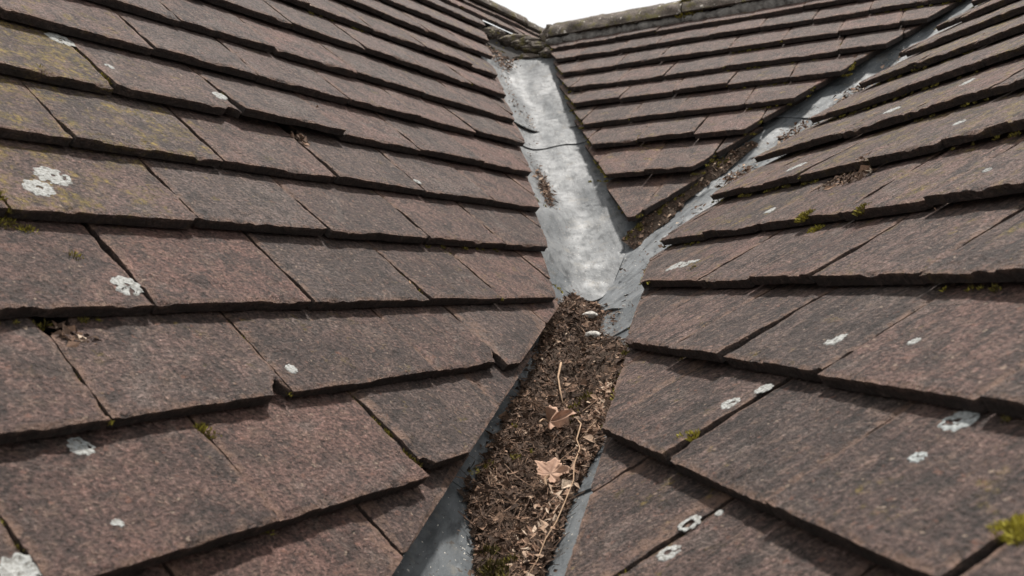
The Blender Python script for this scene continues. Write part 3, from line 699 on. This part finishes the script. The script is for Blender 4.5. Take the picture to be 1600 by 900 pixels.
for a in ((-5.55, 1.69, .085, .16), (-4.82, 1.63, .045, .0), (-5.82, 2.18, .075, .08), (-5.93, 2.39, .08, .1), (-4.98, 3.25, .078, .42), (-4.82, 3.46, .078, .34), (-4.89, 3.10, .03, 0), (-10.28, .70, .13, .0), (-10.05, .66, .10, .2), (-9.9, .60, .05, 0), (-10.76, -1.45, .15, .0), (-9.7, -.35, .08, 0), (-7.9, -1.6, .07, 0), (-9.2, -2.9, .1, 0), (-10.2, -2.6, .12, 0), (-8.8, -3.7, .1, 0), (-6.2, -.35, .04, 0)):
    rosette('R', *a)
rosette('R', -3.94, 2.12, .10, 0.0, M_GREYLICHEN); rosette('R', -3.88, 2.42, .05, 0.0, M_GREYLICHEN); rosette('L', 3.07, 5.05, .06, 0, M_GREYLICHEN)
t = tile_at('R', -3.03, 2.65)
if t:
    S7 = Soup(); [moss_clump(S7, P('R', -3.03+dx, 2.65+dy, t[6](-3.03+dx, 2.65+dy)-.025), FR['R'][2], q_, 260, rb, .032, .92) for dx, dy, q_ in ((0, 0, .055), (.06, .02, .04), (-.05, .03, .045), (.01, -.05, .04), (-.04, -.04, .03))]
    o = S7.build('moss_cushion', M_MOSS, None); o.parent = t[4]
    bpy.context.view_layer.update(); o.matrix_parent_inverse = t[4].matrix_world.inverted(); o['label'] = 'bright yellow-green moss cushion'

# ------------------------------------------------------------------ dry leaves, twigs, stones
def dry_leaf(a, b, c, size, rot, tilt, curl, seed, label, wide=.60, lw=.52):
    rng = random.Random(seed); nr, nt = 9, 72; verts = []; faces = []; root = W(VP('LR', a, b, c)); veins = []
    lobes = [0, 1.15, -1.15, 2.2, -2.2]
    def outline(an):
        q = wide
        for i, l in enumerate(lobes):
            d = abs((an-l+math.pi) % (2*math.pi)-math.pi); q = max(q, (1.0, .92, .92, .66, .66)[i]*math.exp(-(d/lw)**2*.8))
        return q*(1+.07*math.sin(an*17)+.06*nz(math.cos(an)*6, math.sin(an)*6, seed))*(1-.35*math.exp(-((abs(an)-math.pi)/.25)**2))
    for layer in (0, 1):
        for i in range(nr+1):
            for j in range(nt):
                an = -math.pi+6.28318*j/nt; f = i/nr; q = outline(an)*f*size
                vein = min(abs((an-l+math.pi) % (2*math.pi)-math.pi) for l in lobes)
                z = size*(curl*f*f*(.55+.45*math.cos(2*an+seed))+.10*f*min(1, vein/.3)-.05+.30*f*f*nz(math.cos(an)*1.8+seed, math.sin(an)*1.8, f))
                verts.append((q*math.cos(an)*U, q*math.sin(an)*U, (z-.008*layer)*U)); veins.append(math.exp(-(vein*max(f, .05)/.075)**2)*(1-.5*f))
    n = (nr+1)*nt
    for i in range(nr):
        for j in range(nt):
            p_, q_ = i*nt+j, i*nt+(j+1) % nt; faces += [(p_, p_+nt, q_+nt, q_), (n+p_, n+q_, n+q_+nt, n+p_+nt)]
    for j in range(nt): p_, q_ = nr*nt+j, nr*nt+(j+1) % nt; faces.append((p_, n+p_, n+q_, q_))
    e = empty('dry_leaf', root); tag(e, label, 'leaf'); o = mesh('blade', verts, faces, M_LEAF, e, True, {'vein': veins})
    S = Soup(); vs_ = []
    e.rotation_mode = 'ZYX'; e.rotation_euler = (tilt[0], tilt[1], rot)
    for k in range(5): vs_.append((-size*(.15+.17*k), .02*math.sin(k), .02*k*size))
    me_v = []; S.v = []
    for l in lobes:      # raised veins
        pass
    st = mesh('stalk', *stalk(vs_), M_LITTER_PALE, e)
    return e
def stalk(pts):
    v = []; f = []
    for k, p_ in enumerate(pts):
        for q in range(4): an = 1.5708*q; v.append((p_[0]*U, (p_[1]+.011*math.cos(an))*U, (p_[2]+.011*math.sin(an))*U))
    for k in range(len(pts)-1):
        for q in range(4): a, b = 4*k+q, 4*k+(q+1) % 4; f.append((a, b, b+4, a+4))
    return v, f
M_LITTER_PALE = flat_material('dry_stalk', (0.26, 0.17, 0.11), (0.42, 0.29, 0.19), 200, 0.8, 0.001)
dry_leaf(-5.02, .25, bed(-5.02, .25)+.12, .195, 1.2, (.62, 0.0), .12, 3, 'flat dry tan leaf with five lobes, the nearer of two on the litter')
dry_leaf(-3.80, .03, bed(-3.8, .03)+.15, .20, .4, (.80, .55), .95, 7, 'curled dry brown leaf, the farther of two on the litter', .50, .62)
def twig(path, r0, r1, label, branch=None, tn=.8):
    S = Soup(); S.stick([VP('LR', a, b, max(bed(a, b), floor_lr(a, b))+c) for a, b, c in path], r0, r1, tn, 6)
    e = S.build('twig', M_LITTER_PALE, None, True); tag(e, label, 'twig')
    if branch:
        for br in branch:
            S = Soup(); S.stick([VP('LR', a, b, max(bed(a, b), floor_lr(a, b))+c) for a, b, c in br], r1, r1*.5, tn, 5); S.build('side_shoot', M_LITTER_PALE, e, True)
twig([(-3.9, .33, .03), (-4.1, .40, .07), (-4.35, .39, .08), (-4.6, .46, .09), (-4.9, .45, .09), (-5.2, .49, .09), (-5.5, .46, .07), (-5.8, .44, .08), (-6.0, .38, .07), (-6.25, .36, .05), (-6.5, .31, .03)], .008, .004, 'long pale twig lying along the right edge of the litter',
     [[(-4.35, .42, .07), (-4.2, .50, .08), (-4.0, .56, .05)], [(-4.8, .47, .08), (-4.7, .34, .07), (-4.55, .25, .04)]])
twig([(-2.2, -.12, .05), (-2.55, -.10, .08), (-2.9, -.02, .07), (-3.15, .05, .04)], .014, .008, 'short grey twig on the litter near the top of the gutter')
def stone(a, b, size, seed, label):
    o = lumpy('mortar_crumb', None, [(VP('LR', a, b, max(bed(a, b), floor_lr(a, b))+size*.55), (size*1.2, size, size*.6))], M_STONE, seed, 3); tag(o, label, 'stone')
stone(-0.30, -.02, .085, 5, 'grey-white mortar crumb at the foot of the pale lead gutter')
stone(-1.05, .12, .085, 8, 'bright white mortar crumb lying in the litter below the grey one')
